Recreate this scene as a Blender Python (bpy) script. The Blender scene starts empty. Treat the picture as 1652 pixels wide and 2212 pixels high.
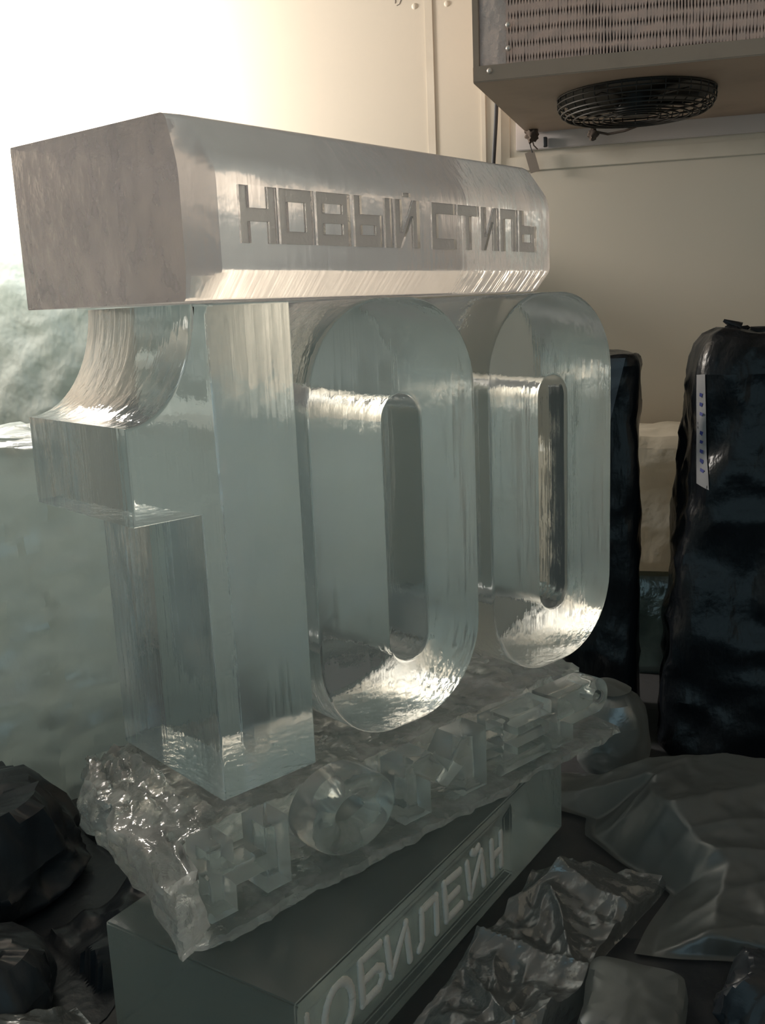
import bpy, bmesh, math, random
from mathutils import Vector, Matrix, noise
C = bpy.context.scene.collection
SC = bpy.context.scene
# ---------------------------------------------------------------- camera
FZ = 0.285                                   # floor is z = 0; sculpture axes: x along the carving, y back, z up
CAM = Vector((-0.8367, -1.1186, 0.674 + FZ))
RX = Vector((0.7431966, -0.6677934, -0.0413622))      # image right
RY = Vector((-0.1657953, -0.1239188, -0.9783435))     # image down
RZ = Vector((0.6482058, 0.7339592, -0.2028130))       # view direction
FPX = 2127.68
cd = bpy.data.cameras.new('camera'); cam = bpy.data.objects.new('camera', cd); C.objects.link(cam)
m = Matrix((( RX.x, -RY.x, -RZ.x), (RX.y, -RY.y, -RZ.y), (RX.z, -RY.z, -RZ.z))).to_4x4()
m.translation = CAM; cam.matrix_world = m
cd.sensor_fit = 'VERTICAL'; cd.sensor_height = 36; cd.lens = FPX / 2212 * 36
cd.clip_start = 0.02
SC.camera = cam
# ---------------------------------------------------------------- wall frame
WANG = math.radians(-55.598)
UW = Vector((math.cos(WANG), math.sin(WANG), 0)); NW = Vector((-math.sin(WANG), math.cos(WANG), 0))
WO = Vector((CAM.x, CAM.y, 0)) + 2.9 * NW
def W(s, t, z): return WO + s * UW + t * NW + Vector((0, 0, z + FZ))    # z in sculpture heights (floor = -FZ)
# ---------------------------------------------------------------- world, lamps, exposure
w = bpy.data.worlds.new('world'); SC.world = w; w.use_nodes = True
bg = w.node_tree.nodes['Background']; bg.inputs[0].default_value = (0.42, 0.64, 0.72, 1); bg.inputs[1].default_value = 0.58
LAMP = W(-1.86, -0.44, 1.33)
pl = bpy.data.lights.new('lamp_bulb', 'POINT'); pl.energy = 86; pl.color = (1.0, 0.93, 0.85); pl.shadow_soft_size = 0.16
lo = bpy.data.objects.new('lamp_bulb', pl); C.objects.link(lo); lo.location = LAMP
SC.view_settings.view_transform = 'Standard'; SC.view_settings.look = 'None'
SC.view_settings.gamma = 1; SC.view_settings.use_curve_mapping = False
SC.view_settings.exposure = 0.27
cy = SC.cycles
cy.max_bounces = 18; cy.transmission_bounces = 16; cy.glossy_bounces = 8; cy.diffuse_bounces = 4; cy.transparent_max_bounces = 24
cy.sample_clamp_indirect = 4.0; cy.caustics_reflective = True; cy.caustics_refractive = True; cy.blur_glossy = 0.3
cy.use_denoising = True
# ---------------------------------------------------------------- helpers
def mat(name): 
    m = bpy.data.materials.new(name); m.use_nodes = True
    nt = m.node_tree; nt.nodes.clear()
    out = nt.nodes.new('ShaderNodeOutputMaterial')
    return m, nt, out
def N(nt, kind, **kw):
    n = nt.nodes.new(kind)
    for k, v in kw.items():
        if k.startswith('i_'): n.inputs[k[2:].replace('_', ' ')].default_value = v
        else: setattr(n, k, v)
    return n
def bump_chain(nt, specs, coord='Object'):
    """specs: list of (scale vec, noise scale, detail, strength, distance)"""
    tc = nt.nodes.new('ShaderNodeTexCoord'); prev = None
    for sv, ns, det, st, dist in specs:
        mp = N(nt, 'ShaderNodeMapping'); mp.inputs['Scale'].default_value = sv
        nt.links.new(tc.outputs[coord], mp.inputs[0])
        tx = N(nt, 'ShaderNodeTexNoise'); tx.inputs['Scale'].default_value = ns; tx.inputs['Detail'].default_value = det
        nt.links.new(mp.outputs[0], tx.inputs['Vector'])
        b = N(nt, 'ShaderNodeBump'); b.inputs['Strength'].default_value = st; b.inputs['Distance'].default_value = dist
        nt.links.new(tx.outputs['Fac'], b.inputs['Height'])
        if prev: nt.links.new(prev.outputs[0], b.inputs['Normal'])
        prev = b
    return prev
def ice_mat(name, rough, specs, milk=0.12, col=(0.90, 0.965, 0.96), milkcol=(0.78, 0.86, 0.86), patch=None):
    m, nt, out = mat(name)
    g = N(nt, 'ShaderNodeBsdfPrincipled'); g.inputs['Base Color'].default_value = (*col, 1)
    g.inputs['Transmission Weight'].default_value = 1; g.inputs['IOR'].default_value = 1.31; g.inputs['Roughness'].default_value = rough
    bp = bump_chain(nt, specs)
    nt.links.new(bp.outputs[0], g.inputs['Normal'])
    t = N(nt, 'ShaderNodeBsdfTranslucent'); t.inputs[0].default_value = (*milkcol, 1)
    d = N(nt, 'ShaderNodeBsdfDiffuse'); d.inputs[0].default_value = (*milkcol, 1)
    nt.links.new(bp.outputs[0], d.inputs['Normal'])
    mx = N(nt, 'ShaderNodeMixShader'); mx.inputs[0].default_value = 0.5
    nt.links.new(t.outputs[0], mx.inputs[1]); nt.links.new(d.outputs[0], mx.inputs[2])
    m2 = N(nt, 'ShaderNodeMixShader'); m2.inputs[0].default_value = milk
    nt.links.new(g.outputs[0], m2.inputs[1]); nt.links.new(mx.outputs[0], m2.inputs[2])
    if patch:                                   # frosty patches: milkiness varies over the surface
        tc = nt.nodes.new('ShaderNodeTexCoord'); mp = N(nt, 'ShaderNodeMapping'); mp.inputs['Scale'].default_value = patch[0]
        tx = N(nt, 'ShaderNodeTexNoise'); tx.inputs['Scale'].default_value = patch[1]; tx.inputs['Detail'].default_value = 6
        mr = N(nt, 'ShaderNodeMapRange'); mr.inputs[1].default_value = 0.35; mr.inputs[2].default_value = 0.72
        mr.inputs[3].default_value = milk * 0.5; mr.inputs[4].default_value = patch[2]
        nt.links.new(tc.outputs['Object'], mp.inputs[0]); nt.links.new(mp.outputs[0], tx.inputs['Vector'])
        nt.links.new(tx.outputs['Fac'], mr.inputs[0]); nt.links.new(mr.outputs[0], m2.inputs[0])
    nt.links.new(m2.outputs[0], out.inputs[0])
    return m
def plain(name, col, rough=0.5, specs=None, var=None, metallic=0, spec=0.5):
    m, nt, out = mat(name)
    g = N(nt, 'ShaderNodeBsdfPrincipled'); g.inputs['Base Color'].default_value = (*col, 1)
    g.inputs['Roughness'].default_value = rough; g.inputs['Metallic'].default_value = metallic
    g.inputs['Specular IOR Level'].default_value = spec
    if specs: nt.links.new(bump_chain(nt, specs).outputs[0], g.inputs['Normal'])
    if var:                                     # (noise scale, second colour, lo, hi)
        tc = nt.nodes.new('ShaderNodeTexCoord'); tx = N(nt, 'ShaderNodeTexNoise'); tx.inputs['Scale'].default_value = var[0]; tx.inputs['Detail'].default_value = 8
        nt.links.new(tc.outputs['Object'], tx.inputs['Vector'])
        cr = N(nt, 'ShaderNodeValToRGB'); cr.color_ramp.elements[0].position = var[2]; cr.color_ramp.elements[1].position = var[3]
        cr.color_ramp.elements[0].color = (*col, 1); cr.color_ramp.elements[1].color = (*var[1], 1)
        nt.links.new(tx.outputs['Fac'], cr.inputs[0]); nt.links.new(cr.outputs[0], g.inputs['Base Color'])
    nt.links.new(g.outputs[0], out.inputs[0])
    return m
def film_mat(name, col, clear=0.5, rough=0.2, specs=None, gloss=0.25, glow=0.45):
    m, nt, out = mat(name)
    tr = N(nt, 'ShaderNodeBsdfTransparent'); tr.inputs[0].default_value = (0.93, 0.95, 0.95, 1)
    gl = N(nt, 'ShaderNodeBsdfGlossy'); gl.inputs['Roughness'].default_value = rough; gl.inputs[0].default_value = (0.9, 0.95, 1, 1)
    df = N(nt, 'ShaderNodeBsdfDiffuse'); df.inputs[0].default_value = (*col, 1)
    tl = N(nt, 'ShaderNodeBsdfTranslucent'); tl.inputs[0].default_value = (*col, 1)
    if specs:
        bp = bump_chain(nt, specs)
        nt.links.new(bp.outputs[0], gl.inputs['Normal']); nt.links.new(bp.outputs[0], df.inputs['Normal'])
    a = N(nt, 'ShaderNodeMixShader'); a.inputs[0].default_value = glow
    nt.links.new(df.outputs[0], a.inputs[1]); nt.links.new(tl.outputs[0], a.inputs[2])
    b = N(nt, 'ShaderNodeMixShader'); b.inputs[0].default_value = gloss
    nt.links.new(a.outputs[0], b.inputs[1]); nt.links.new(gl.outputs[0], b.inputs[2])
    c = N(nt, 'ShaderNodeMixShader'); c.inputs[0].default_value = clear
    nt.links.new(b.outputs[0], c.inputs[1]); nt.links.new(tr.outputs[0], c.inputs[2])
    nt.links.new(c.outputs[0], out.inputs[0])
    return m
def link(name, me, mats, parent=None, loc=(0, 0, 0), rz=0.0, smooth=35):
    o = bpy.data.objects.new(name, me); C.objects.link(o)
    for mm in (mats if isinstance(mats, (list, tuple)) else [mats]):
        me.materials.append(mm)
    if smooth:
        me.polygons.foreach_set('use_smooth', [True] * len(me.polygons))
        me.set_sharp_from_angle(angle=math.radians(smooth))
    if parent: o.parent = parent
    o.location = loc; o.rotation_euler = (0, 0, rz)
    return o
def from_bm(bm, name):
    bmesh.ops.recalc_face_normals(bm, faces=bm.faces[:])
    me = bpy.data.meshes.new(name); bm.to_mesh(me); bm.free(); return me
def tag(o, label=None, cat=None, group=None, kind=None):
    if label: o['label'] = label
    if cat: o['category'] = cat
    if group: o['group'] = group
    if kind: o['kind'] = kind
    return o
def empty(name, loc, rz=0.0):
    o = bpy.data.objects.new(name, None); C.objects.link(o); o.location = loc; o.rotation_euler = (0, 0, rz); return o
def add_box(bm, c, s, rot=None):
    r = bmesh.ops.create_cube(bm, size=1.0)['verts']
    M4 = Matrix.Translation(c) @ (rot.to_4x4() if rot else Matrix.Identity(4)) @ Matrix.Diagonal((*s, 1))
    bmesh.ops.transform(bm, matrix=M4, verts=r); return r
def add_cyl(bm, p0, p1, r0, r1=None, seg=12):
    p0, p1 = Vector(p0), Vector(p1); r1 = r0 if r1 is None else r1
    d = p1 - p0; q = d.to_track_quat('Z', 'Y')
    v = bmesh.ops.create_cone(bm, cap_ends=True, segments=seg, radius1=r0, radius2=r1, depth=d.length)['verts']
    bmesh.ops.transform(bm, matrix=Matrix.Translation((p0 + p1) / 2) @ q.to_matrix().to_4x4(), verts=v); return v
def add_torus(bm, c, R, r, nu=48, nv=6):
    rings = []
    for i in range(nu):
        a = 2 * math.pi * i / nu
        rings.append([bm.verts.new((c[0] + (R + r * math.cos(2 * math.pi * j / nv)) * math.cos(a), c[1] + (R + r * math.cos(2 * math.pi * j / nv)) * math.sin(a), c[2] + r * math.sin(2 * math.pi * j / nv))) for j in range(nv)])
    for i in range(nu):
        for j in range(nv):
            bm.faces.new((rings[i][j], rings[(i + 1) % nu][j], rings[(i + 1) % nu][(j + 1) % nv], rings[i][(j + 1) % nv]))
def add_tube(bm, pts, r, seg=8):
    pts = [Vector(p) for p in pts]; rings = []
    for i, p in enumerate(pts):
        d = (pts[min(i + 1, len(pts) - 1)] - pts[max(i - 1, 0)]).normalized()
        a = d.orthogonal().normalized() if i == 0 else (rings_a - d * rings_a.dot(d)).normalized()
        rings_a = a; b = d.cross(a)
        rings.append([bm.verts.new(p + r * (math.cos(2 * math.pi * j / seg) * a + math.sin(2 * math.pi * j / seg) * b)) for j in range(seg)])
    for i in range(len(rings) - 1):
        for j in range(seg):
            bm.faces.new((rings[i][j], rings[i][(j + 1) % seg], rings[i + 1][(j + 1) % seg], rings[i + 1][j]))
    bm.faces.new(rings[0][::-1]); bm.faces.new(rings[-1])
def outline_mesh(name, loops, y0, y1, bevel=0.0, bres=2):
    """closed 2-D outlines in (x, z), holes allowed, filled and extruded from y0 (front) to y1 (back)"""
    cu = bpy.data.curves.new('outline', 'CURVE'); cu.dimensions = '2D'; cu.fill_mode = 'BOTH'
    for lp in loops:
        sp = cu.splines.new('POLY'); sp.points.add(len(lp) - 1); sp.use_cyclic_u = True
        for p, (x, z) in zip(sp.points, lp): p.co = (x, z, 0, 1)
    cu.extrude = (y1 - y0) / 2 - bevel; cu.bevel_depth = bevel; cu.bevel_resolution = bres; cu.offset = -bevel
    ob = bpy.data.objects.new('outline', cu); C.objects.link(ob)
    dg = bpy.context.evaluated_depsgraph_get(); dg.update()
    me = bpy.data.meshes.new_from_object(ob.evaluated_get(dg)); me.name = name
    bpy.data.objects.remove(ob); bpy.data.curves.remove(cu)
    me.materials.clear()
    bm = bmesh.new(); bm.from_mesh(me)
    bmesh.ops.remove_doubles(bm, verts=bm.verts[:], dist=1e-5)
    ym = (y0 + y1) / 2
    for v in bm.verts: v.co = Vector((v.co.x, ym - v.co.z, v.co.y))
    bmesh.ops.recalc_face_normals(bm, faces=bm.faces[:])
    bm.to_mesh(me); bm.free()
    return me
def rrect(x0, x1, z0, z1, r, k=10):
    pts = []
    for cx, cz, a0 in ((x1 - r, z1 - r, 0), (x0 + r, z1 - r, 90), (x0 + r, z0 + r, 180), (x1 - r, z0 + r, 270)):
        for i in range(k + 1):
            a = math.radians(a0 + 90 * i / k); pts.append((cx + r * math.cos(a), cz + r * math.sin(a)))
    return pts
def fbm(p, o=4): return noise.fractal(p, 1.0, 2.0, o)
# ---------------------------------------------------------------- materials
M = {}
M['ice_numeral'] = ice_mat('ice_numeral', 0.09, [((40, 40, 1.6), 1.2, 3, 0.48, 0.004), ((1, 1, 1), 9, 3, 0.25, 0.012), ((1, 1, 1), 130, 2, 0.10, 0.002)], milk=0.15, col=(0.82, 0.88, 0.89), milkcol=(0.60, 0.68, 0.69))
M['ice_clear'] = ice_mat('ice_clear', 0.10, [((1, 1, 1), 12, 3, 0.25, 0.010), ((90, 4, 4), 1, 2, 0.35, 0.004)], milk=0.05, col=(0.97, 0.97, 0.95))
M['ice_sawn'] = ice_mat('ice_sawn', 0.20, [((1, 1, 1), 26, 5, 0.40, 0.012), ((1, 1, 1), 90, 3, 0.2, 0.003)], milk=0.40, col=(0.93, 0.92, 0.92), milkcol=(0.50, 0.46, 0.49), patch=((1, 1, .6), 38, 0.52))
M['ice_block'] = ice_mat('ice_block', 0.16, [((1, 1, 1), 14, 4, 0.30, 0.012), ((70, 40, 7), 1, 4, 0.35, 0.004)], milk=0.20, col=(0.77, 0.765, 0.785), milkcol=(0.60, 0.575, 0.60))
M['ice_rough'] = ice_mat('ice_rough', 0.10, [((1, 1, 1), 22, 5, 0.45, 0.012), ((1, 1, 1), 90, 3, 0.25, 0.004)], milk=0.14, milkcol=(0.80, 0.80, 0.78), patch=((1, 1, 1), 16, 0.50))
M['ice_letter'] = ice_mat('ice_letter', 0.08, [((1, 1, 1), 16, 4, 0.25, 0.010), ((12, 12, 40), 2, 3, 0.12, 0.003)], milk=0.16, milkcol=(0.80, 0.82, 0.80))
M['ice_pedestal'] = ice_mat('ice_pedestal', 0.22, [((1, 1, 1), 11, 4, 0.25, 0.012), ((1, 1, 1), 120, 2, 0.10, 0.002)], milk=0.20, col=(0.86, 0.94, 0.93), milkcol=(0.50, 0.57, 0.55))
M['frost'] = ice_mat('frost', 0.42, [((1, 1, 1), 120, 3, 0.4, 0.003)], milk=0.50, milkcol=(0.52, 0.49, 0.48))
M['snow'] = plain('snow', (0.80, 0.77, 0.72), 0.8, [((1, 1, 1), 200, 4, 0.4, 0.002)])
M['wall'] = plain('wall_paint', (0.72, 0.64, 0.54), 0.45, [((1, 1, 1), 60, 4, 0.05, 0.002)], var=(1.6, (0.66, 0.60, 0.50), 0.35, 0.75))
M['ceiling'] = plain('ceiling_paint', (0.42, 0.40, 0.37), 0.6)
M['trim'] = plain('trim_paint', (0.74, 0.67, 0.57), 0.5, None, var=(5, (0.60, 0.52, 0.42), 0.45, 0.8))
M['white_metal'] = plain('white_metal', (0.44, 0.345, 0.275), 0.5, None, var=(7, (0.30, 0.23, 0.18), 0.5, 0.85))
M['board'] = plain('board_paint', (0.66, 0.60, 0.58), 0.5)
M['bolt'] = plain('bolt', (0.75, 0.7, 0.66), 0.35, metallic=0.6)
M['frosted_fin'] = plain('frosted_fin', (0.78, 0.57, 0.50), 0.75, [((1, 1, 1), 90, 3, 0.4, 0.004)])  # frost colour carries the pinkish cast of lens flare
M['frost_flare_tint'] = plain('frost_flare_tint', (0.88, 0.72, 0.67), 0.9, [((1, 1, 1), 60, 5, 0.8, 0.01)])  # pink of the lens flare painted into the frost, against the teal fill
M['dark_metal_and_shade'] = plain('dark_metal_and_shade', (0.014, 0.012, 0.010), 0.5, metallic=0.2)
M['rust_lint'] = plain('rust_lint', (0.10, 0.075, 0.06), 0.9)
M['cable'] = plain('cable', (0.03, 0.03, 0.035), 0.5)
M['tag'] = plain('tag', (0.25, 0.21, 0.18), 0.8)
M['black_film'] = plain('black_film', (0.007, 0.009, 0.012), 0.30, [((1.6, 1.6, .6), 9, 4, 0.40, 0.03), ((1, 1, 1), 60, 4, 0.25, 0.005)], spec=0.35)
M['thin_black'] = plain('thin_black_film', (0.030, 0.034, 0.040), 0.30, [((1, 1, 1), 9, 3, 0.4, 0.02), ((1, 1, 1), 60, 4, 0.2, 0.005)], spec=0.4)
M['grey_tape'] = plain('grey_tape', (0.10, 0.12, 0.15), 0.35, [((1, 1, 1), 50, 4, 0.5, 0.006)])
M['label'] = plain('paper_label', (0.24, 0.24, 0.25), 0.6)  # white paper greyed: the shade it stands in is put into the colour
M['ink'] = plain('ink', (0.03, 0.04, 0.20), 0.6)
M['pen'] = plain('pen_mark', (0.12, 0.10, 0.10), 0.6)
M['foam'] = film_mat('wrapped_foam', (0.80, 0.74, 0.62), 0.0, 0.35, [((1, 1, 1), 14, 4, 0.4, 0.02)], 0.08)
M['green_film'] = film_mat('green_film', (0.16, 0.24, 0.23), 0.1, 0.2, [((1, 1, 1), 14, 4, 0.4, 0.02)], 0.15)
M['lump_film'] = film_mat('lump_film', (0.30, 0.32, 0.31), 0.10, 0.25, [((1, 1, 1), 14, 4, 0.4, 0.02)], 0.2)
M['left_film'] = film_mat('milky_film', (0.47, 0.535, 0.52), 0.08, 0.34, [((1, 1, 1), 4, 4, 0.7, 0.05), ((1.6, 1.6, .7), 13, 4, 0.4, 0.015)], 0.12, 0.62)
M['clear_film'] = film_mat('clear_film', (0.30, 0.31, 0.30), 0.36, 0.22, [((1, 1, 1), 10, 5, 0.6, 0.03), ((1, 1, 1), 45, 4, 0.3, 0.006)], 0.28)
M['dull_film'] = film_mat('dull_film', (0.20, 0.212, 0.207), 0.25, 0.30, [((1, 1, 1), 8, 3, 0.35, 0.02), ((1, 1, 1), 60, 4, 0.2, 0.004)], 0.13)
M['floor'] = plain('floor', (0.055, 0.057, 0.06), 0.5, [((1, 1, 1), 25, 5, 0.3, 0.006)])
M['lamp_body'] = plain('lamp_body', (0.8, 0.8, 0.8), 0.4)
# ---------------------------------------------------------------- room shell
def struct(name, me, m, smooth=0, **k):
    o = link(name, me, m, smooth=smooth, **k); o['kind'] = 'structure'; return o
S0, S1, TF, ZC = -2.7, 1.7, -4.3, 2.1
def slab(c, s):
    bm = bmesh.new(); add_box(bm, c, s); return from_bm(bm, 'slab')
wall = struct('wall_back', slab(((S0 + S1) / 2, 0.06, (ZC - FZ) / 2 + FZ), (S1 - S0 + .24, .12, ZC + FZ)), M['wall'], loc=WO, rz=WANG)
struct('wall_left', slab((S0 - .06, TF / 2, (ZC - FZ) / 2 + FZ), (.12, -TF, ZC + FZ)), M['wall'], loc=WO, rz=WANG)
struct('wall_right', slab((S1 + .06, TF / 2, (ZC - FZ) / 2 + FZ), (.12, -TF, ZC + FZ)), M['wall'], loc=WO, rz=WANG)
struct('floor', slab(((S0 + S1) / 2, TF / 2, -.05), (S1 - S0 + .24, -TF + .24, .1)), M['floor'], loc=WO, rz=WANG)
struct('ceiling', slab(((S0 + S1) / 2, TF / 2, ZC + FZ + .05), (S1 - S0 + .24, -TF + .24, .1)), M['ceiling'], loc=WO, rz=WANG)
def wbox(name, s0, s1, z0, z1, th, m, parent=None, t0=0.0, bev=0.0):
    bm = bmesh.new(); add_box(bm, ((s0 + s1) / 2, t0 - th / 2, (z0 + z1) / 2 + FZ), (s1 - s0, th, z1 - z0))
    if bev: bmesh.ops.bevel(bm, geom=bm.edges[:], offset=bev, segments=2, affect='EDGES')
    me = from_bm(bm, name)
    if parent: return link(name, me, m, parent=parent, smooth=30)
    return link(name, me, m, loc=WO, rz=WANG, smooth=30)
# panel joints of the cold-room wall: cover strips standing a few millimetres proud
for i, (s0, s1, z0, z1, th) in enumerate(((-0.552, -0.528, -FZ, 2.09, .004), (-0.400, -0.386, -FZ, 2.09, .005), (-0.345, 1.6, 1.030, 1.068, .006), (-0.345, -0.320, -FZ, 2.09, .004))):
    tag(wbox('trim_%d' % (i + 1), s0, s1, z0, z1, th, M['trim'], bev=.0015), kind='structure')
for s, z in ((-0.579, 1.487), (-0.488, 1.484)):
    bm = bmesh.new(); v = bmesh.ops.create_uvsphere(bm, u_segments=14, v_segments=8, radius=.008)['verts']
    bmesh.ops.scale(bm, vec=(1, .5, 1), verts=v)
    o = link('rivet', from_bm(bm, 'rivet'), M['trim'], parent=wall, loc=(s, 0, z + FZ))
# pen mark high on the wall
bm = bmesh.new()
for pts in (((-.640, 1.512), (-.632, 1.509), (-.633, 1.500)), ((-.622, 1.522), (-.616, 1.508), (-.621, 1.497), (-.629, 1.494))):
    add_tube(bm, [(s, -.0005, z + FZ) for s, z in pts], .0009, 5)
link('pen_mark', from_bm(bm, 'pen_mark'), M['pen'], parent=wall)
# ---------------------------------------------------------------- SCULPTURE
# numeral 1
def arc(cx, cz, rx, rz, a0, a1, k): return [(cx + rx * math.cos(math.radians(a0 + (a1 - a0) * i / k)), cz + rz * math.sin(math.radians(a0 + (a1 - a0) * i / k))) for i in range(k + 1)]
H = 0.689; T = 0.297
one = [(-.003, .001), (-.003, H), (-.158, H)] + [(x, z) for x, z in arc(-.267, .700, .108, .160, -4, -90, 16)] + [(-.267, .414), (-.168, .414), (-.168, .001)]
o = link('ice_numeral', outline_mesh('ice_numeral', [one], 0, T, .004, 2), M['ice_numeral'], loc=(0, 0, FZ))
tag(o, 'tall clear ice figure one with a curved flag, leftmost of the three carved digits', 'numeral', 'carved ice digits')
def zero(x0, x1, sx0, sx1):
    outer = rrect(x0, x1, .001, H, .148, 16); inner = rrect(sx0, sx1, .111, .543, (sx1 - sx0) / 2 - .0005, 10)
    return outline_mesh('ice_numeral', [outer, inner], 0, T, .006, 3)
o = link('ice_numeral', zero(.017, .367, .159, .240), M['ice_numeral'], loc=(0, 0, FZ))
tag(o, 'clear ice zero with a narrow slot, standing between the one and the other zero', 'numeral', 'carved ice digits')
o = link('ice_numeral', zero(.402, .749, .532, .607), M['ice_numeral'], loc=(0, 0, FZ))
tag(o, 'clear ice zero with a dark narrow slot, farthest from the one, beside the black bags', 'numeral', 'carved ice digits')
# top block with the engraved words
BANG = math.radians(9.318); BO = Vector((-.1914, -.0485, .6915 + FZ))
c = .035; L, HB, TB = .862, .222, .352
def fillet(pts, rad, k=5):
    out = []
    for i, (p, r) in enumerate(zip(pts, rad)):
        p = Vector(p); a_ = (Vector(pts[i - 1]) - p); b_ = (Vector(pts[(i + 1) % len(pts)]) - p)
        r = min(r, a_.length * .45, b_.length * .45); a_ = p + a_.normalized() * r; b_ = p + b_.normalized() * r
        for j in range(k + 1):
            t_ = j / k; out.append((1 - t_) ** 2 * a_ + 2 * t_ * (1 - t_) * p + t_ ** 2 * b_)
    return out
rads = [.003, .005, .006, .020, .010, .003]
full = [(TB, 0), (-.006, 0), (-c, .034), (-c, .158), (.012, .221), (TB, HB)]
endl = [(TB, 0), (.006, 0), (.001, .036), (.001, .158), (.018, .221), (TB, HB)]
endr = [(TB, .03), (.02, .030), (0, .06), (0, .15), (.04, .200), (TB, HB - .02)]
mixp = lambda A, B, t: [(a_[0] + (b_[0] - a_[0]) * t, a_[1] + (b_[1] - a_[1]) * t) for a_, b_ in zip(A, B)]
secs = []
bm = bmesh.new()
for x, A, t in ((0, endl, 0), (.004, endl, .16), (.022, endl, .80), (.028, endl, .95), (.040, endl, 1), (L - .048, endr, 1), (L - .036, endr, .95), (L - .030, endr, .82), (L - .005, endr, .13), (L, endr, 0)):
    secs.append([bm.verts.new((x, p.x, p.y)) for p in fillet(mixp(A, full, t), rads)])
nS = len(secs[0])
for a, b in zip(secs[:-1], secs[1:]):
    for i in range(nS): bm.faces.new((a[i], a[(i + 1) % nS], b[(i + 1) % nS], b[i]))
bm.faces.new(secs[0][::-1]); bm.faces.new(secs[-1])
bmesh.ops.recalc_face_normals(bm, faces=bm.faces[:])
block_me = from_bm(bm, 'ice_block')
Z0, Z1 = .068, .137; ZM = (Z0 + Z1) / 2; q = .016
def glyph(ch, a, b):
    x0, x1 = a, b; k = q
    R = lambda x0, x1, z0, z1: [(x0, z0), (x1, z0), (x1, z1), (x0, z1)]
    if ch == 'Н': return [[(x0, Z0), (x0 + k, Z0), (x0 + k, ZM - k / 2), (x1 - k, ZM - k / 2), (x1 - k, Z0), (x1, Z0), (x1, Z1), (x1 - k, Z1), (x1 - k, ZM + k / 2), (x0 + k, ZM + k / 2), (x0 + k, Z1), (x0, Z1)]]
    if ch == 'О': return [R(x0, x1, Z0, Z1), R(x0 + k, x1 - k, Z0 + k, Z1 - k)]
    if ch == 'В': return [R(x0, x1, Z0, Z1), R(x0 + k, x1 - k, Z0 + k * .9, ZM - k * .35), R(x0 + k, x1 - k, ZM + k * .45, Z1 - k * .9)]
    if ch == 'Ь': return [[(x0, Z0), (x1, Z0), (x1, ZM + k * .6), (x0 + k, ZM + k * .6), (x0 + k, Z1), (x0, Z1)], R(x0 + k, x1 - k, Z0 + k, ZM - k * .3)]
    if ch == 'І': return [R(x0, x1, Z0, Z1)]
    if ch == 'И': return [[(x0, Z0), (x0 + k * .9, Z0), (x1 - k, Z1 - k * 1.4), (x1 - k, Z0), (x1, Z0), (x1, Z1), (x1 - k * .9, Z1), (x0 + k, Z0 + k * 1.4), (x0 + k, Z1), (x0, Z1)]]
    if ch == 'С': return [[(x0, Z0), (x1, Z0), (x1, Z0 + k), (x0 + k, Z0 + k), (x0 + k, Z1 - k), (x1, Z1 - k), (x1, Z1), (x0, Z1)]]
    if ch == 'Т': m = (x0 + x1) / 2; return [[(m - k / 2, Z0), (m + k / 2, Z0), (m + k / 2, Z1 - k), (x1, Z1 - k), (x1, Z1), (x0, Z1), (x0, Z1 - k), (m - k / 2, Z1 - k)]]
    if ch == 'П': return [[(x0, Z0), (x0 + k, Z0), (x0 + k, Z1 - k), (x1 - k, Z1 - k), (x1 - k, Z0), (x1, Z0), (x1, Z1), (x0, Z1)]]
    if ch == '˘': return [R(x0, x1, Z1 + .004, Z1 + .010)]
words = [('Н', .062, .127), ('О', .131, .196), ('В', .201, .270), ('Ь', .279, .341), ('І', .347, .365), ('И', .371, .430), ('˘', .392, .410),
         ('С', .462, .527), ('Т', .532, .592), ('И', .598, .652), ('П', .657, .713), ('Ь', .718, .777)]
cut_bm = bmesh.new()
for ch, a, b in words:
    me = outline_mesh('cut', glyph(ch, a, b), -c - .01, -c + .006)
    cut_bm.from_mesh(me); bpy.data.meshes.remove(me)
for f in cut_bm.faces: f.material_index = 1
bmesh.ops.recalc_face_normals(cut_bm, faces=cut_bm.faces[:])
cut_me = bpy.data.meshes.new('cut'); cut_bm.to_mesh(cut_me); cut_bm.free()
for mm in (M['ice_block'], M['frost']): cut_me.materials.append(mm)
def boolean_cut(me, cutter):
    for mm in (M['ice_block'], M['frost']): me.materials.append(mm)
    a = bpy.data.objects.new('a', me); b = bpy.data.objects.new('b', cutter); C.objects.link(a); C.objects.link(b)
    md = a.modifiers.new('cut', 'BOOLEAN'); md.object = b; md.operation = 'DIFFERENCE'; md.solver = 'EXACT'
    dg = bpy.context.evaluated_depsgraph_get(); dg.update()
    r = bpy.data.meshes.new_from_object(a.evaluated_get(dg))
    bpy.data.objects.remove(a); bpy.data.objects.remove(b); return r
block_me = boolean_cut(block_me, cut_me)
block_me.name = 'ice_block'; block_me.materials.clear()
for f in block_me.polygons:
    nn = f.normal
    if f.material_index == 1: continue
    if nn.x < -.93: f.material_index = 2
    elif nn.y < -.3 and nn.z < -.3 or nn.x > .8: f.material_index = 3
block = link('ice_block', block_me, [M['ice_block'], M['frost'], M['ice_sawn'], M['ice_clear']], loc=BO, rz=BANG, smooth=30)
tag(block, 'long frosty ice block bearing two words, resting across the tops of three digits', 'ice block')
for ch, a, b in words:
    e = .0012
    me = outline_mesh('letter', glyph(ch, a + e, b - e) if ch not in '˘' else glyph(ch, a, b), -c + .0045, -c + .0056)
    link('letter', me, M['frost'], parent=block, smooth=30)
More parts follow.
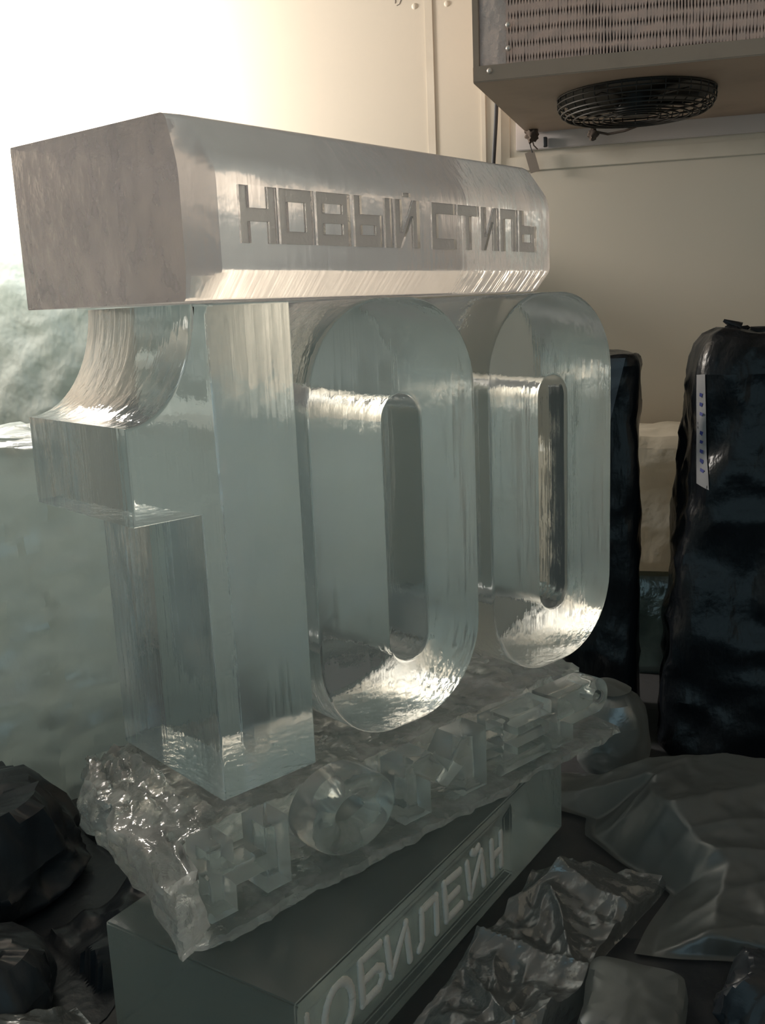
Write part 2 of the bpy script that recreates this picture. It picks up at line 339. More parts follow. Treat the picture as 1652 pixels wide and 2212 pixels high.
# letter plate: rough base with raised letters
def plate_mesh():
    nx, ny, nz = 110, 40, 16
    X0, X1, Y0, Y1, Za, Zb = -.335, .605, -.030, .300, -.1165, -.004
    verts = {}; bm = bmesh.new()
    def vert(i, j, k):
        if (i, j, k) in verts: return verts[(i, j, k)]
        fx, fy, fz = i / nx, j / ny, k / nz
        x, y, z = X0 + fx * (X1 - X0), Y0 + fy * (Y1 - Y0), Za + fz * (Zb - Za)
        p = Vector((x, y, z)); left = max(0, (-.185 - x) / .15)
        n1 = fbm(p * 9, 4); n2 = fbm(p * 30 + Vector((3, 1, 7)), 3); n3 = noise.noise(p * 70)
        dn = Vector((n1, fbm(p * 9 + Vector((9, 2, 1)), 4), 0)) * (.006 + .016 * left) + Vector((n2, noise.noise(p * 33 + Vector((7, 7, 7))), 0)) * .004
        if k == nz: z += -.0035 + min(.003, .006 * n2 + .003 * n3) if left <= 0 else (.020 * n1 + .010 * n2 + .003 * n3) - .012 * left
        if k == 0 : z += 0
        # lower left front corner is broken away, upper left is rounded
        if left > 0:
            x += left * (.035 * (1 - fz) ** 2 + .02 * fz ** 4) + .01 * left * n2
            z += left * .010 * math.sin(fy * 3)
        if j == 0: y += -.010 * (1 - fz) * (1 + n1) 
        x += .20 * (y + .03) * max(0, min(1, left * 1.2))                     # the broken end runs askew
        fr = 1 - j / ny * 4
        if fr > 0:
            lip = 1.0 if k <= 2 else 0.0
            lft = max(0.0, min(1.0, (-.262 - x) / .012))
            y += fr * (-.083 * max(lip, lft) + (.004 * n1 + .004 * n2) * lip)
            if k <= 2 and lft < 1: z = min(z, -.1035 + .003 * n1)
        x2, y2 = x + dn.x * (1 if i in (0, nx) else .3), y + dn.y * (1.4 if j in (0, ny) else .3)
        if k == 0: z += .003 * (1 + n2)
        v = bm.verts.new((x2, y2, max(z, Za))); verts[(i, j, k)] = v; return v
    def face(a, b, c_, d): bm.faces.new((vert(*a), vert(*b), vert(*c_), vert(*d)))
    for i in range(nx):
        for j in range(ny):
            for k in (0, nz): face((i, j, k), (i + 1, j, k), (i + 1, j + 1, k), (i, j + 1, k))
        for k in range(nz):
            for j in (0, ny): face((i, j, k), (i + 1, j, k), (i + 1, j, k + 1), (i, j, k + 1))
    for j in range(ny):
        for k in range(nz):
            for i in (0, nx): face((i, j, k), (i, j + 1, k), (i, j + 1, k + 1), (i, j, k + 1))
    return from_bm(bm, 'ice_plate')
plate = link('ice_plate', plate_mesh(), M['ice_rough'], loc=(0, 0, FZ), smooth=60)
tag(plate, 'rough broken-ended slab of ice with big raised letters, under the three digits', 'ice slab')
a, b = -.104, -.002
def grow(lo, hi): return lo, hi
def big(ch, x0, x1, z0=-.102, z1=-.004):
    k = (x1 - x0) * .32; zm = (z0 + z1) / 2; h = z1 - z0
    if ch == 'Н': return [[(x0, z0), (x0 + k, z0), (x0 + k, zm - .014), (x1 - k, zm - .014), (x1 - k, z0 + .004), (x1, z0 + .004), (x1, z1), (x1 - k, z1), (x1 - k, zm + .014), (x0 + k, zm + .014), (x0 + k, z1), (x0, z1)]]
    if ch == 'М': xm = (x0 + x1) / 2; return [[(x0, z0), (x0 + k * .95, z0), (x0 + k * .95, zm + .004), (xm, z0 + .030), (x1 - k * .95, zm + .004), (x1 - k * .95, z0), (x1, z0), (x1, z1 + .006), (x1 - k, z1 + .006), (xm, zm + .012), (x0 + k, z1 + .004), (x0, z1)]]
    if ch == 'Е': return [[(x0, z0), (x1, z0), (x1, z0 + .024), (x0 + k, z0 + .024), (x0 + k, zm - .011), (x1 - .008, zm - .011), (x1 - .008, zm + .011), (x0 + k, zm + .011), (x0 + k, z1 - .024), (x1, z1 - .024), (x1, z1), (x0, z1)]]
    if ch == 'Р':
        r = (z1 - zm + .018) / 2; cz = z1 - r; cx = x1 - r
        bowl = [(cx + r * math.cos(math.radians(-90 + 180 * i / 16)), cz + r * math.sin(math.radians(-90 + 180 * i / 16))) for i in range(17)]
        hole = [(cx + .013 * math.cos(2 * math.pi * i / 16), cz + .011 * math.sin(2 * math.pi * i / 16)) for i in range(16)]
        return [[(x0, z0), (x0 + k, z0), (x0 + k, cz - r)] + bowl + [(x0, z1)], hole]
PF = -.0445
letters = [('Н', -.262, -.132), ('М', .082, .266), ('Е', .302, .434), ('Р', .446, .598)]
for ch, x0, x1 in letters:
    zz = dict(z0=-.099, z1=.004) if ch == 'Н' else dict(z0=-.099, z1=-.003)
    link('raised_letter', outline_mesh('raised_letter', big(ch, x0, x1, **zz), -.104, PF, .006, 3), M['ice_letter'], parent=plate)
# the O: a ring with a domed rim
def ring_mesh(cx, cz, rx, rz, hx, hz):
    prof = [(0.0, 1.0), (.35, 1.02), (.70, 1.0), (.86, .97), (.95, .90), (1.0, .78), (1.0, .62), (.97, .45), (.90, .30), (.78, .16), (.5, .05), (0.0, 0.0)]   # depth 0 back..1 front; radial 1 outer..0 hole
    nu = 56; bm = bmesh.new(); rows = []
    for i in range(nu):
        th = 2 * math.pi * i / nu; row = []
        for d, q_ in prof:
            ax = hx + (rx - hx) * q_; az = hz + (rz - hz) * q_
            row.append(bm.verts.new((cx + ax * math.cos(th), PF + (-.106 - PF) * d, cz + az * math.sin(th))))
        rows.append(row)
    n = len(prof)
    for i in range(nu):
        for j in range(n): bm.faces.new((rows[i][j], rows[(i + 1) % nu][j], rows[(i + 1) % nu][(j + 1) % n], rows[i][(j + 1) % n]))
    return from_bm(bm, 'raised_letter')
link('raised_letter', ring_mesh(-.014, -.041, .079, .060, .022, .019), M['ice_letter'], parent=plate, smooth=50)
# pedestal with recessed panel
PANG = math.radians(14.949); PO = Vector((-.2631, -.2784, -.118 + FZ))
PL, PT, PH = .782, .324, .160
def pedestal_mesh():
    bm = bmesh.new(); rx0, rx1, rz0, rz1, d = -.10 + .115, .572, -.140, -.016, .012
    V = lambda x, y, z: bm.verts.new((x, y, z))
    fo = [V(0, 0, 0), V(PL, 0, 0), V(PL, 0, -PH), V(0, 0, -PH)]
    bo = [V(0, PT, 0), V(PL, PT, 0), V(PL, PT, -PH), V(0, PT, -PH)]
    ri = [V(rx0, 0, rz1), V(rx1, 0, rz1), V(rx1, 0, rz0), V(rx0, 0, rz0)]
    rb = [V(rx0 + .012, d, rz1 - .022), V(rx1 - .006, d, rz1 - .022), V(rx1 - .006, d, rz0 + .006), V(rx0 + .012, d, rz0 + .006)]
    for i in range(4):
        j = (i + 1) % 4
        bm.faces.new((fo[i], fo[j], ri[j], ri[i])); bm.faces.new((ri[i], ri[j], rb[j], rb[i])); bm.faces.new((fo[i], fo[j], bo[j], bo[i]))
    bm.faces.new(rb); bm.faces.new(bo)
    bmesh.ops.recalc_face_normals(bm, faces=bm.faces[:])
    bmesh.ops.bevel(bm, geom=bm.edges[:], offset=.0025, segments=2, affect='EDGES', clamp_overlap=True)
    return from_bm(bm, 'ice_pedestal')
ped = link('ice_pedestal', pedestal_mesh(), M['ice_pedestal'], loc=PO, rz=PANG, smooth=30)
tag(ped, 'low smooth ice block with white rounded letters on its front, lowest of the stack', 'ice block')
def stroke_letter(strokes, r=.0070):
    bm = bmesh.new()
    for st in strokes:
        dense = []
        for p0, p1 in zip(st[:-1], st[1:]):
            for i in range(4): dense.append((p0[0] + (p1[0] - p0[0]) * i / 4, p0[1] + (p1[1] - p0[1]) * i / 4))
        dense.append(st[-1])
        add_tube(bm, [(x, 0, z) for x, z in dense], r, 8)
        for x, z in st:
            v = bmesh.ops.create_uvsphere(bm, u_segments=10, v_segments=6, radius=r * 1.02)['verts']
            bmesh.ops.translate(bm, vec=(x, 0, z), verts=v)
    for v in bm.verts: v.co.y = v.co.y * .45
    return from_bm(bm, 'letter')
def ell(cx, cz, rx, rz, k=20): return [(cx + rx * math.cos(2 * math.pi * i / k), cz + rz * math.sin(2 * math.pi * i / k)) for i in range(k + 1)]
ub = [  # strokes in the pedestal front plane
    [[(.030, -.042), (.032, -.112)], [(.031, -.078), (.064, -.078)], ell(.096, -.078, .030, .038)],
    [[(.192, -.042), (.146, -.040), (.148, -.104), (.186, -.104), (.196, -.094), (.195, -.080), (.183, -.072), (.150, -.072)]],
    [[(.209, -.046), (.217, -.106), (.258, -.050), (.266, -.112)]],
    [[(.291, -.112), (.300, -.104), (.301, -.056), (.342, -.056), (.342, -.114)]],
    [[(.414, -.054), (.366, -.050), (.371, -.112), (.416, -.112)], [(.370, -.082), (.408, -.082)]],
    [[(.437, -.054), (.446, -.116), (.484, -.058), (.492, -.118)], [(.455, -.044), (.464, -.049), (.475, -.045)]],
    [[(.520, -.060), (.522, -.118)], [(.522, -.088), (.552, -.088)], [(.553, -.060), (.553, -.118)]],
]
for st in ub:
    link('letter', stroke_letter(st), M['snow'], parent=ped, loc=(0, .0105, 0), smooth=50)
# ---------------------------------------------------------------- COOLER
cool = empty('air_cooler', WO, WANG)
tag(cool, 'frosted white cold-room air cooler with a dark fan guard beneath, mounted high on the wall', 'air cooler')
D0, ZB, CS0, CS1, ZT = .70, 1.128, -.318, .52, 1.62
def quadbox(pts_bottom, pts_top):
    bm = bmesh.new(); b = [bm.verts.new(p) for p in pts_bottom]; t = [bm.verts.new(p) for p in pts_top]; n = len(b)
    bm.faces.new(b[::-1]); bm.faces.new(t)
    for i in range(n): bm.faces.new((b[i], b[(i + 1) % n], t[(i + 1) % n], t[i]))
    return bm
zz = ZB + FZ
bm = quadbox([(CS0, -D0, zz), (CS1, -D0, zz), (CS1, -.02, zz), (-.272, -.02, zz)], [(CS0, -D0, zz + .012), (CS1, -D0, zz + .012), (CS1, -.02, zz + .012), (-.272, -.02, zz + .012)])
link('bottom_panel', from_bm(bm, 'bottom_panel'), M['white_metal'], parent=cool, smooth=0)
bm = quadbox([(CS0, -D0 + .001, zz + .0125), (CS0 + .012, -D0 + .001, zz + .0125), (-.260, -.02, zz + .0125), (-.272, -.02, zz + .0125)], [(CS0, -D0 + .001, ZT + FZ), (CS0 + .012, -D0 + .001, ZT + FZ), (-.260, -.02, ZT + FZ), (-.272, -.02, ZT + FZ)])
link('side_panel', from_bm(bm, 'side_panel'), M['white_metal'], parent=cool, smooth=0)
def lump_strip():       # frost crust beside the coil
    bm = bmesh.new(); nu, nv = 10, 60; g = []
    for j in range(nv + 1):
        row = []
        for i in range(nu + 1):
            fx, fz = i / nu, j / nv; s = CS0 + .013 + fx * .060; z = zz + .030 + fz * .44
            n_ = noise.noise(Vector((s * 30, z * 18, 2))); 
            row.append(bm.verts.new((s + .008 * n_ * (fx > .5), -D0 + .012 - .010 * min(1, 4 * fx, 3.2 * (1 - fx)) + .006 * n_ + .004 * noise.noise(Vector((s * 90, z * 70, 6))), z)))
        g.append(row)
    for j in range(nv):
        for i in range(nu): bm.faces.new((g[j][i], g[j][i + 1], g[j + 1][i + 1], g[j + 1][i]))
    return from_bm(bm, 'frost_crust')
link('frost_crust', lump_strip(), M['frost_flare_tint'], parent=cool, smooth=60)
bm = bmesh.new(); add_box(bm, ((CS0 + CS1) / 2, -D0 - .003, zz + .016), (CS1 - CS0, .006, .032)); bmesh.ops.bevel(bm, geom=bm.edges[:], offset=.002, segments=2, affect='EDGES')
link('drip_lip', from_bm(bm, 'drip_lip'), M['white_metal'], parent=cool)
def fins():
    bm = bmesh.new(); s = CS0 + .072; i = 0; rnd = random.Random(4)
    while s < CS1 - .02:
        dn = 48; pr = None; ph = rnd.random() * 6
        for k in range(dn + 1):
            z = zz + .034 + k * .44 / dn
            n_ = noise.noise(Vector((s * 12, z * 40, 1)))
            band = math.sin(z * 233 + .8 * math.sin(s * 9) + s * 6)
            wd = max(.0017, min(.0032, .0029 + .0020 * band + .0008 * n_))
            yy = -D0 + .008 + .004 * noise.noise(Vector((s * 30, z * 60, 5)))
            off = .0012 * noise.noise(Vector((s * 80, z * 25, 8)))
            row = [bm.verts.new((s - wd + off, -D0 + .035, z)), bm.verts.new((s - wd + off, yy, z)), bm.verts.new((s + wd + off, yy, z)), bm.verts.new((s + wd + off, -D0 + .035, z))]
            if pr:
                for j in range(3): bm.faces.new((pr[j], pr[j + 1], row[j + 1], row[j]))
            pr = row
        s += .0063
    return from_bm(bm, 'fin_coil')
tag(link('fin_coil', fins(), M['frosted_fin'], parent=cool, smooth=30), kind='stuff')
bm = bmesh.new(); add_box(bm, ((CS0 + CS1) / 2 + .03, -D0 + .045, zz + .25), (CS1 - CS0 - .09, .016, .44))  # dark box behind the fins, its colour standing in for shade in the gaps
link('coil_gap_shade', from_bm(bm, 'coil_gap_shade'), M['dark_metal_and_shade'], parent=cool, smooth=0)
for s, z in ((CS0 + .035, .020), (CS0 + .075, .105), (CS0 + .075, .06)):
    bm = bmesh.new(); v = bmesh.ops.create_uvsphere(bm, u_segments=14, v_segments=8, radius=.0058)['verts']
    link('bolt', from_bm(bm, 'bolt'), M['bolt'], parent=cool, loc=(s, -D0 - .008, zz + z), smooth=80)
FC = (.015, -.43)
def guard():
    bm = bmesh.new()
    for R, dz in ((.176, -.002), (.176, -.014), (.174, -.026), (.168, -.037), (.158, -.044), (.140, -.049), (.118, -.051), (.096, -.052), (.074, -.052), (.052, -.052)):
        add_torus(bm, (FC[0], FC[1], zz + dz), R, .0020, 64, 6)
    prof = [(.176, 0), (.176, -.020), (.168, -.037), (.150, -.047), (.05, -.052)]
    for k in range(36):
        a_ = 2 * math.pi * k / 36
        pr = prof if k % 3 == 0 else prof[:4]
        add_tube(bm, [(FC[0] + r * math.cos(a_), FC[1] + r * math.sin(a_), zz + z) for r, z in pr], .0013, 5)
    return from_bm(bm, 'fan_guard')
g = link('fan_guard', guard(), M['dark_metal_and_shade'], parent=cool, smooth=60)
bm = bmesh.new(); add_cyl(bm, (FC[0], FC[1], zz - .045), (FC[0], FC[1], zz - .001), .045, .05, 24)
link('fan_motor', from_bm(bm, 'fan_motor'), M['dark_metal_and_shade'], parent=g)
bm = bmesh.new(); add_cyl(bm, (FC[0], FC[1], zz - .006), (FC[0], FC[1], zz - .0015), .172, .172, 48)  # solid dark disc in place of a hole, painting the shade inside it
link('fan_hole_shade', from_bm(bm, 'fan_hole_shade'), M['dark_metal_and_shade'], parent=cool)
for k in range(5):
    a_ = 2 * math.pi * k / 5 + .3; bm = bmesh.new(); pr = None
    for i in range(7):
        r = .05 + i * .018; wv = .5 - .03 * i
        row = [bm.verts.new((FC[0] + r * math.cos(a_ + d), FC[1] + r * math.sin(a_ + d), zz - .020 + d * .03)) for d in (-wv / 2, wv / 2)]
        row += [bm.verts.new(v.co + Vector((0, 0, -.002))) for v in row[::-1]]
        if pr:
            for j in range(4): bm.faces.new((pr[j], pr[(j + 1) % 4], row[(j + 1) % 4], row[j]))
        pr = row
    link('fan_blade', from_bm(bm, 'fan_blade'), M['dark_metal_and_shade'], parent=g)
# lint hanging off the guard
def blob(bm, c, r, seed, sq=(1, 1, 1)):
    v = bmesh.ops.create_icosphere(bm, subdivisions=3, radius=1)['verts']
    for q_ in v:
        d = q_.co.copy(); rr = r * (1 + .45 * fbm(d * 2 + Vector((seed, 0, 0)), 3))
        q_.co = Vector(c) + Vector((d.x * sq[0], d.y * sq[1], d.z * sq[2])) * rr
bm = bmesh.new(); blob(bm, (-.255, -.06, zz - .012), .018, 3); blob(bm, (-.262, -.05, zz - .002), .012, 5); add_tube(bm, [(-.255, -.06, zz - .02), (-.25, -.06, zz - .04), (-.24, -.055, zz - .05)], .0018)
link('lint', from_bm(bm, 'lint'), M['rust_lint'], parent=cool, smooth=60)
bm = bmesh.new(); blob(bm, (-.085, -.27, zz - .055), .012, 8, (1.1, .6, 1.2)); add_tube(bm, [(-.08, -.27, zz - .05), (-.05, -.27, zz - .058), (-.01, -.28, zz - .055), (.02, -.29, zz - .048)], .003)
link('lint', from_bm(bm, 'lint'), M['rust_lint'], parent=cool, smooth=60)
# white backing board under / behind the cooler
o = wbox('backing_board', -.303, 1.0, 1.084, 1.30, .012, M['board'], bev=.002)
tag(o, 'white metal backing board on the wall behind and just below the air cooler', 'board')
# tag, stub and cable by the cooler's lower left corner
bm = bmesh.new(); add_box(bm, (0, 0, -.028), (.026, .0012, .056), Matrix.Rotation(math.radians(-16), 3, 'Y')); 
o = link('hanging_tag', from_bm(bm, 'hanging_tag'), M['tag'], loc=W(-.257, -.03, 1.078), rz=WANG, smooth=0)
tag(o, 'small grey-brown tag hanging by a wire below the left corner of the cooler', 'tag')
bm = bmesh.new(); add_tube(bm, [(0, 0, -.004), (-.006, 0, .02), (-.012, -.01, .042)], .0014)
link('wire', from_bm(bm, 'wire'), M['cable'], parent=o)
bm = bmesh.new(); add_box(bm, (0, 0, 0), (.011, .014, .026)); bmesh.ops.bevel(bm, geom=bm.edges[:], offset=.002, segments=1, affect='EDGES')
o = link('wire_clip', from_bm(bm, 'wire_clip'), M['cable'], loc=W(-.222, -.0215, 1.100), rz=WANG, smooth=0)
tag(o, 'tiny black clip on the white board right of the hanging tag', 'clip')
bm = bmesh.new(); add_tube(bm, [W(-.352, -.012, 1.26), W(-.358, -.012, 1.16), W(-.366, -.012, 1.06), W(-.372, -.012, .9)], .0058, 10)
o = link('cable', from_bm(bm, 'cable'), M['cable']); tag(o, 'thin dark cable running down the wall left of the cooler corner', 'cable')
# ---------------------------------------------------------------- WRAPPED BLOCKS AND BAGS
def at(px, d):
    """point seen at pixel px on the plane parallel to the back wall, d metres from the camera (sculpture heights + FZ)"""
    r = RX * ((px[0] - 826) / FPX) + RY * ((px[1] - 1106) / FPX) + RZ
    return CAM + r * (d / r.dot(NW))
def wrapped(name, wx, wy, h, amp, seed, nu=120, nv=90, rp=6.0, top_round=.05, fold=1.0, taper=0.0, lean=(0, 0), fs=1.0):
    """plastic-wrapped upright block: rounded box loft with creased noise; origin at base centre"""
    bm = bmesh.new(); rows = []
    sv = Vector((seed * 3.1, seed * 1.7, seed * 2.3))
    for j in range(nv + 1):
        f = j / nv; 
        if f < .86: z = h * f / .86; sc = 1.0
        else:
            g_ = (f - .86) / .14; z = h; sc = 1 - g_ * .999
            if g_ < .35: z = h - top_round * (1 - math.sin(g_ / .35 * math.pi / 2)) ; sc = 1 - top_round / max(wx, wy) * 2 * (1 - math.cos(g_ / .35 * math.pi / 2))
        if f < .86: z = min(z, h - top_round) if z > h - top_round else z
        row = []
        for i in range(nu):
            th = 2 * math.pi * i / nu; c_, s_ = math.cos(th), math.sin(th)
            r = (abs(c_) ** rp + abs(s_) ** rp) ** (-1 / rp)
            x, y = c_ * r * wx / 2 * sc, s_ * r * wy / 2 * sc
            p = Vector((x, y, z)); q_ = p * 4 * fs + sv
            cre = abs(noise.noise(q_ * 1.3)) + .5 * abs(noise.noise(q_ * 2.9 + sv)) + .25 * abs(noise.noise(Vector((q_.x * 7, q_.y * 7, q_.z * 3))))
            dsp = amp * (1.0 - 1.8 * cre * fold) + amp * .5 * noise.noise(p * 2.5 + sv)
            tp = 1 - taper * (z / h)
            nn = Vector((c_, s_, 0.0 if f < .86 else .9)).normalized()
            k = 1 if z > .02 else z / .02
            v = Vector((x * tp + lean[0] * z, y * tp + lean[1] * z, z)) + nn * dsp * k
            v.z = max(v.z, 0)
            row.append(bm.verts.new(v))
        rows.append(row)
    for j in range(nv):
        for i in range(nu): bm.faces.new((rows[j][i], rows[j][(i + 1) % nu], rows[j + 1][(i + 1) % nu], rows[j + 1][i]))
    bm.faces.new(rows[0][::-1]); bm.faces.new(rows[-1])
    return from_bm(bm, name)
def sheet(name, nx, ny, fn):
    bm = bmesh.new(); g_ = [[bm.verts.new(fn(i / nx, j / ny)) for i in range(nx + 1)] for j in range(ny + 1)]
    for j in range(ny):
        for i in range(nx): bm.faces.new((g_[j][i], g_[j][i + 1], g_[j + 1][i + 1], g_[j + 1][i]))
    me = bpy.data.meshes.new(name); bm.to_mesh(me); bm.free(); return me
from mathutils.bvhtree import BVHTree
def drape(o, name, quad, nu, nv, m, label_=None, lift=.0025):
    """a strip laid on a wrapped block: grid points dropped along the wall normal onto its surface"""
    bpy.context.view_layer.update()
    bm = bmesh.new(); bm.from_mesh(o.data); bm.transform(o.matrix_world); bt = BVHTree.FromBMesh(bm); bm.free()
    inv = o.matrix_world.inverted(); bm = bmesh.new(); g_ = []
    for j in range(nv + 1):
        row = []
        for i in range(nu + 1):
            a_ = quad[0].lerp(quad[1], i / nu); b_ = quad[3].lerp(quad[2], i / nu); p = a_.lerp(b_, j / nv)
            hit = bt.ray_cast(p - NW * .6, NW)[0]
            row.append(bm.verts.new(inv @ ((hit if hit else p) - NW * lift)))
        g_.append(row)
    for j in range(nv):
        for i in range(nu): bm.faces.new((g_[j][i], g_[j][i + 1], g_[j + 1][i + 1], g_[j + 1][i]))
    me = bpy.data.meshes.new(name); bm.to_mesh(me); bm.free()
    return link(name, me, m, parent=o, smooth=60)
# big black bag, right edge of the picture
P = W(.365, -.73, 0); P.z = 0
bag = link('black_bag', wrapped('black_bag', .57, .36, .885, .020, 2, rp=5, top_round=.08, taper=.21), M['black_film'], loc=P, rz=WANG)
tag(bag, 'large black plastic bag over an upright block, with a taped paper label, right edge', 'bag')
bm = bmesh.new(); blob(bm, (0, 0, 0), .026, 4, (1, .8, .7)); add_cyl(bm, (.01, 0, .01), (-.022, 0, .026), .012, .003, 8); add_cyl(bm, (.03, 0, 0), (.10, 0, .004), .012, .008, 8)
link('knot', from_bm(bm, 'knot'), M['black_film'], parent=bag, loc=(-.155, -.05, .880), smooth=60)
st = [at((1509, 815), 1.99), at((1526, 812), 1.99), at((1533, 1064), 1.99), at((1509, 1058), 1.99)]
lb = drape(bag, 'paper_label', st, 3, 24, M['label'], lift=.004)
lb['label'] = 'narrow white paper label with blue handwriting'
def on(u_, v_): return st[0].lerp(st[1], u_).lerp(st[3].lerp(st[2], u_), v_)
rnd = random.Random(9)
for k in range(9):                                  # illegible pen marks down the label
    v0 = .16 + k * .085
    if k in (3,): continue
    q4 = [on(.35, v0), on(.70, v0 + .01), on(.55, v0 + .035 + rnd.random() * .015), on(.30, v0 + .03)]
    drape(bag, 'pen_stroke', q4, 1, 2, M['ink'], lift=.0055)
# narrow black bag behind the last zero
P = at((1293, 1500), 2.215); P.z = 0
nb = link('black_bag', wrapped('black_bag', .165, .20, .840, .012, 7, nu=90, rp=6, top_round=.02), M['black_film'], loc=P, rz=WANG)
tag(nb, 'narrow black plastic bag with a grey tape patch, directly behind the farthest ice zero', 'bag')
t_ = drape(nb, 'tape_patch', [at((1296, 770), 2.2), at((1351, 768), 2.2), at((1318, 905), 2.2), at((1296, 905), 2.2)], 6, 10, M['grey_tape'], lift=.004); t_['label'] = 'grey tape patch'
# pale wrapped block between the bags, on a greenish wrapped block
P = W(.10, -.24, 0); P.z = 0
o = link('wrapped_block', wrapped('wrapped_block', .62, .30, .262, .010, 11, nu=90, nv=50, rp=7, top_round=.03), M['green_film'], loc=P, rz=WANG)
tag(o, 'greenish film-wrapped block on the floor between the two black bags', 'wrapped block')
P = W(.10, -.24, 0); P.z = .275
o = link('wrapped_block', wrapped('wrapped_block', .60, .30, .345, .010, 12, nu=90, nv=50, rp=7, top_round=.03), M['foam'], loc=P, rz=WANG)
tag(o, 'pale beige film-wrapped block stacked against the wall between the two black bags', 'wrapped block')
# left stacks in milky film
P = Vector((-.35, .98, 0))
o = link('wrapped_stack', wrapped('wrapped_stack', 1.50, .46, .725, .032, 21, nu=260, nv=140, rp=9, top_round=.04, fs=1.1), M['left_film'], loc=P, rz=math.radians(-8))
tag(o, 'wide low stack under grey-green milky film, standing behind the ice figure one', 'wrapped stack')
P = W(-1.42, -.15, 0); P.z = 0
o = link('wrapped_stack', wrapped('wrapped_stack', 1.5, .20, 1.22, .018, 25, nu=180, nv=120, rp=8, top_round=.06), M['left_film'], loc=P, rz=WANG)
tag(o, 'tall film-wrapped stack against the brightly lit wall at the left edge', 'wrapped stack')
# dark film and bags lower left
def dark_fn(u_, v_):
    y = -.265 + .935 * v_; xr = (-.263 - .268 * (y + .278) - .014) if y < .06 else -.354 + min(.25, (y - .06) * 1.4)
    x = -1.0 + (xr + 1.0) * u_; p = Vector((x, y, 0))
    z = .010 + .035 * max(0, 1 - 3.0 * abs(noise.noise(p * 4.5))) + .014 * max(0, 1 - 3 * abs(noise.noise(p * 11))) + .005 * noise.noise(p * 30)
    if (abs(x + .50) < .36 and abs(y - .54) < .24) or (abs(x + .515) < .19 and abs(y - .19) < .16) or (x > -.66 and -.1 < y < .12): z = .002
    return (x, y, max(.002, z * min(1, 12 * (1 - u_) + .2)))
o = link('film_sheet', sheet('film_sheet', 110, 130, dark_fn), M['thin_black'], smooth=70)
tag(o, 'crumpled black plastic sheet on the floor left of the lowest ice block', 'plastic film')
o = link('black_bag', wrapped('black_bag', .60, .34, .165, .036, 31, nu=200, nv=90, rp=3, top_round=.09, fs=1.2), M['thin_black'], loc=(-.50, .54, .004), rz=-.05)
tag(o, 'low crumpled black plastic bag on the floor, behind the broken end of the ice slab', 'bag')
o = link('black_bag', wrapped('black_bag', .26, .20, .11, .024, 34, nu=150, nv=80, rp=3, top_round=.06, fs=1.5), M['thin_black'], loc=(-.52, .19, .004), rz=.2)
tag(o, 'small slumped black plastic bag beside the lowest ice block, lower left', 'bag')
# right floor: sheets of plastic film with long creases
def creased(s0, s1, d0, d1, base, folds, amp, seed, nx=150, ny=150, edge=.0, left=.14, wob=.012):
    sv = Vector((seed, seed * 2.1, seed * .7))
    def fn(u_, v_):
        d_ = d0 + (d1 - d0) * v_; sa, sb = (s0(d_), s1(d_)) if callable(s0) else (s0, s1); s_ = sa + (sb - sa) * u_
        p = Vector((s_, d_, 0)); wv = .03 * noise.noise(p * 5 + sv)
        z = base(s_, d_)
        for (a0, b0, a1, b1, h_, wd) in folds:
            ax, ay = a1 - a0, b1 - b0; L_ = math.hypot(ax, ay); ax /= L_; ay /= L_
            al = ((s_ - a0) * ax + (d_ - b0) * ay) / L_; t_ = (s_ - a0) * -ay + (d_ - b0) * ax + wv
            k_ = max(0, 1 - (2 * al - 1) ** 4) if -.0 < al < 1.0 else 0
            z += h_ * k_ * math.exp(-abs(t_) / wd)
        z += amp * (1 - 2.2 * abs(noise.noise(p * 7 + sv))) + amp * .7 * (1 - 2.4 * abs(noise.noise(p * 17 + sv))) + amp * .3 * (1 - 3 * abs(noise.noise(p * 36 - sv))) + amp * .25 * noise.noise(p * 45 + sv)
        z = max(z, .006)
        if edge: z = max(.009, z * min(1, u_ / left, min(1 - u_, v_, 1 - v_) / edge))
        q_ = WO + s_ * UW + (d_ - 2.9) * NW; return (q_.x + wob * noise.noise(p * 9 + sv), q_.y + wob * noise.noise(p * 8 - sv), z)
    return fn
sm = lambda a_, b_, x: max(0, min(1, (x - a_) / (b_ - a_))) ** 2 * (3 - 2 * max(0, min(1, (x - a_) / (b_ - a_))))
ped_s = lambda d_: -.369 + .354 * (d_ - .948) + .026          # just clear of the pedestal's front face
def edge_s(d_):
    a_ = ped_s(d_)
    if d_ < 1.50: return a_ + .22
    if d_ < 1.66: return a_ + .22 - .195 * (d_ - 1.50) / .16
    return max(-.36, ped_s(1.66) + .025 - 2.2 * max(0, d_ - 1.72))
big_base = lambda s_, d_: .012 + .085 * sm(1.25, 1.72, d_) * (1 - sm(1.80, 1.90, d_)) * sm(-.16, .10, s_)
folds = [(-.14, 1.50, .62, 1.84, .030, .050), (-.13, 1.42, .70, 1.66, .012, .030), (-.12, 1.64, .34, 1.88, .018, .04), (-.05, 1.34, .70, 1.47, .014, .03), (.02, 1.52, .66, 1.77, .007, .012), (-.12, 1.58, .20, 1.80, .006, .008), (.05, 1.40, .5, 1.56, .005, .007)]
o = link('film_sheet', sheet('film_sheet', 160, 150, creased(edge_s, lambda d_: .75, 1.34, 1.90, big_base, folds, .0035, 3.3, edge=.03)), M['dull_film'], smooth=70)
tag(o, 'broad dull film sheet on the floor in front of the big black bag', 'plastic film')
ps = ped_s
nb_folds = [(-.22, 1.50, .06, 1.36, .028, .03), (-.20, 1.10, .05, 1.19, .026, .03), (-.10, 1.19, .02, 1.04, .025, .02), (-.24, 1.26, -.05, 1.02, .022, .03), (-.12, 1.42, -.06, 1.24, .028, .02), (-.30, 1.29, .0, 1.23, .03, .02), (-.18, 1.36, -.02, 1.50, .03, .022)]
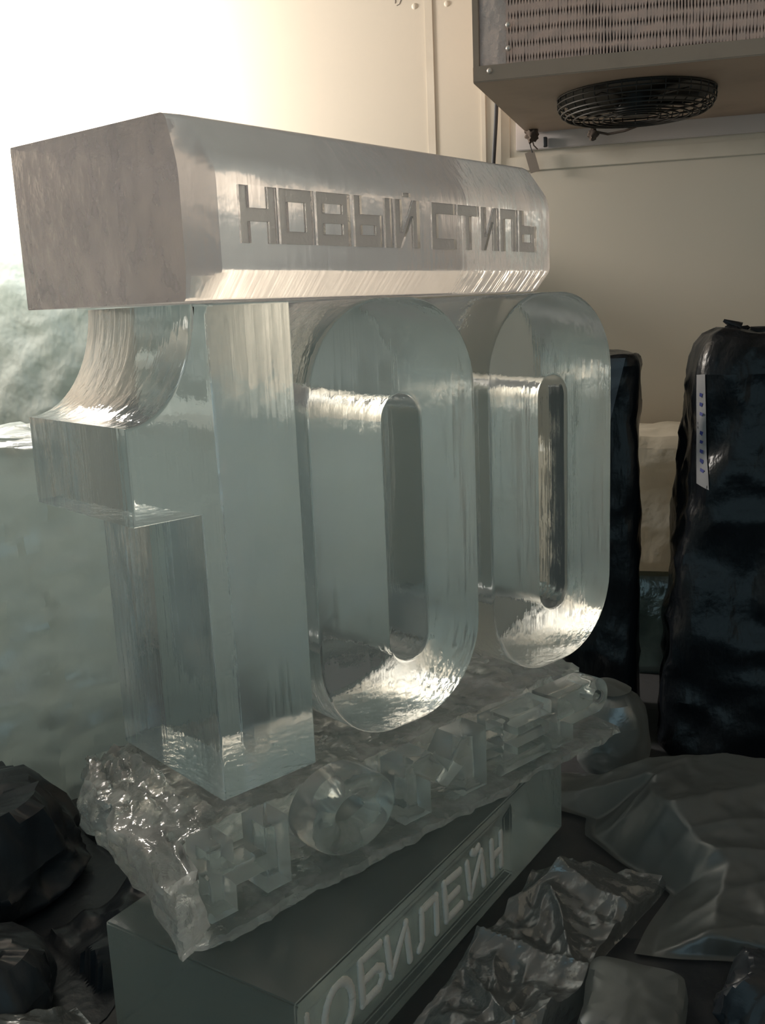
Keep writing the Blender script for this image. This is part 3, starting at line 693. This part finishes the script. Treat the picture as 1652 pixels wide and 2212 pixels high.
o = link('film_sheet', sheet('film_sheet', 130, 190, creased(ps, lambda d_: ps(d_) + .20, .95, 1.53, lambda s_, d_: .020, nb_folds, .010, 8.1, edge=.03, left=.06, wob=.022)), M['clear_film'], smooth=70)
tag(o, 'crumpled clear plastic sheet on the floor against the front of the lowest ice block', 'plastic film')
P = WO + .015 * UW + (1.17 - 2.9) * NW; P.z = .008
o = link('black_bag', wrapped('black_bag', .20, .13, .075, .020, 52, nu=150, nv=80, rp=2.6, top_round=.04, fs=2.4), M['thin_black'], loc=WO + .225 * UW + (1.23 - 2.9) * NW + Vector((0, 0, .008)), rz=WANG + .15)
tag(o, 'small crumpled shiny black bag on the floor, lower right corner', 'bag')
o = link('wrapped_slab', wrapped('wrapped_slab', .13, .15, .06, .007, 55, nu=110, nv=50, rp=7, top_round=.02), M['dull_film'], loc=P, rz=WANG - .12)
tag(o, 'flat film-wrapped slab on the floor, bottom right, left of the small black bag', 'wrapped slab')
P = WO - .02 * UW + (1.985 - 2.9) * NW; P.z = 0
o = link('film_lump', wrapped('film_lump', .16, .12, .165, .014, 45, nu=90, nv=60, rp=2.6, top_round=.06), M['lump_film'], loc=P, rz=.3)
tag(o, 'small rounded film-wrapped lump at the foot of the narrow black bag', 'wrapped lump')
left_fn = lambda u_, v_: (-.62 + .25 * u_, -.06 + .17 * v_, max(.006, (.03 + .05 * (1 - abs(2 * u_ - 1)) + .03 * noise.noise(Vector((u_ * 3, v_ * 3, 4))) + .01 * noise.noise(Vector((u_ * 11, v_ * 11, 2)))) * min(1, 6 * min(u_, 1 - u_, v_, 1 - v_))))
o = link('film_sheet', sheet('film_sheet', 60, 50, left_fn), M['clear_film'], smooth=70)
tag(o, 'scrap of clear plastic on the floor in the bottom left corner', 'plastic film')
def under_fn(u_, v_):
    d_ = .96 + .42 * v_; s_ = ped_s(d_) + .004 + (.70 - ped_s(d_)) * u_; q_ = WO + s_ * UW + (d_ - 2.9) * NW
    return (q_.x, q_.y, .0035 + .003 * noise.noise(Vector((s_ * 22, d_ * 22, 3))))
o = link('film_sheet', sheet('film_sheet', 110, 60, under_fn), M['thin_black'], smooth=70)
tag(o, 'flat black plastic sheet spread under the crumpled clear sheet, bottom right', 'plastic film')
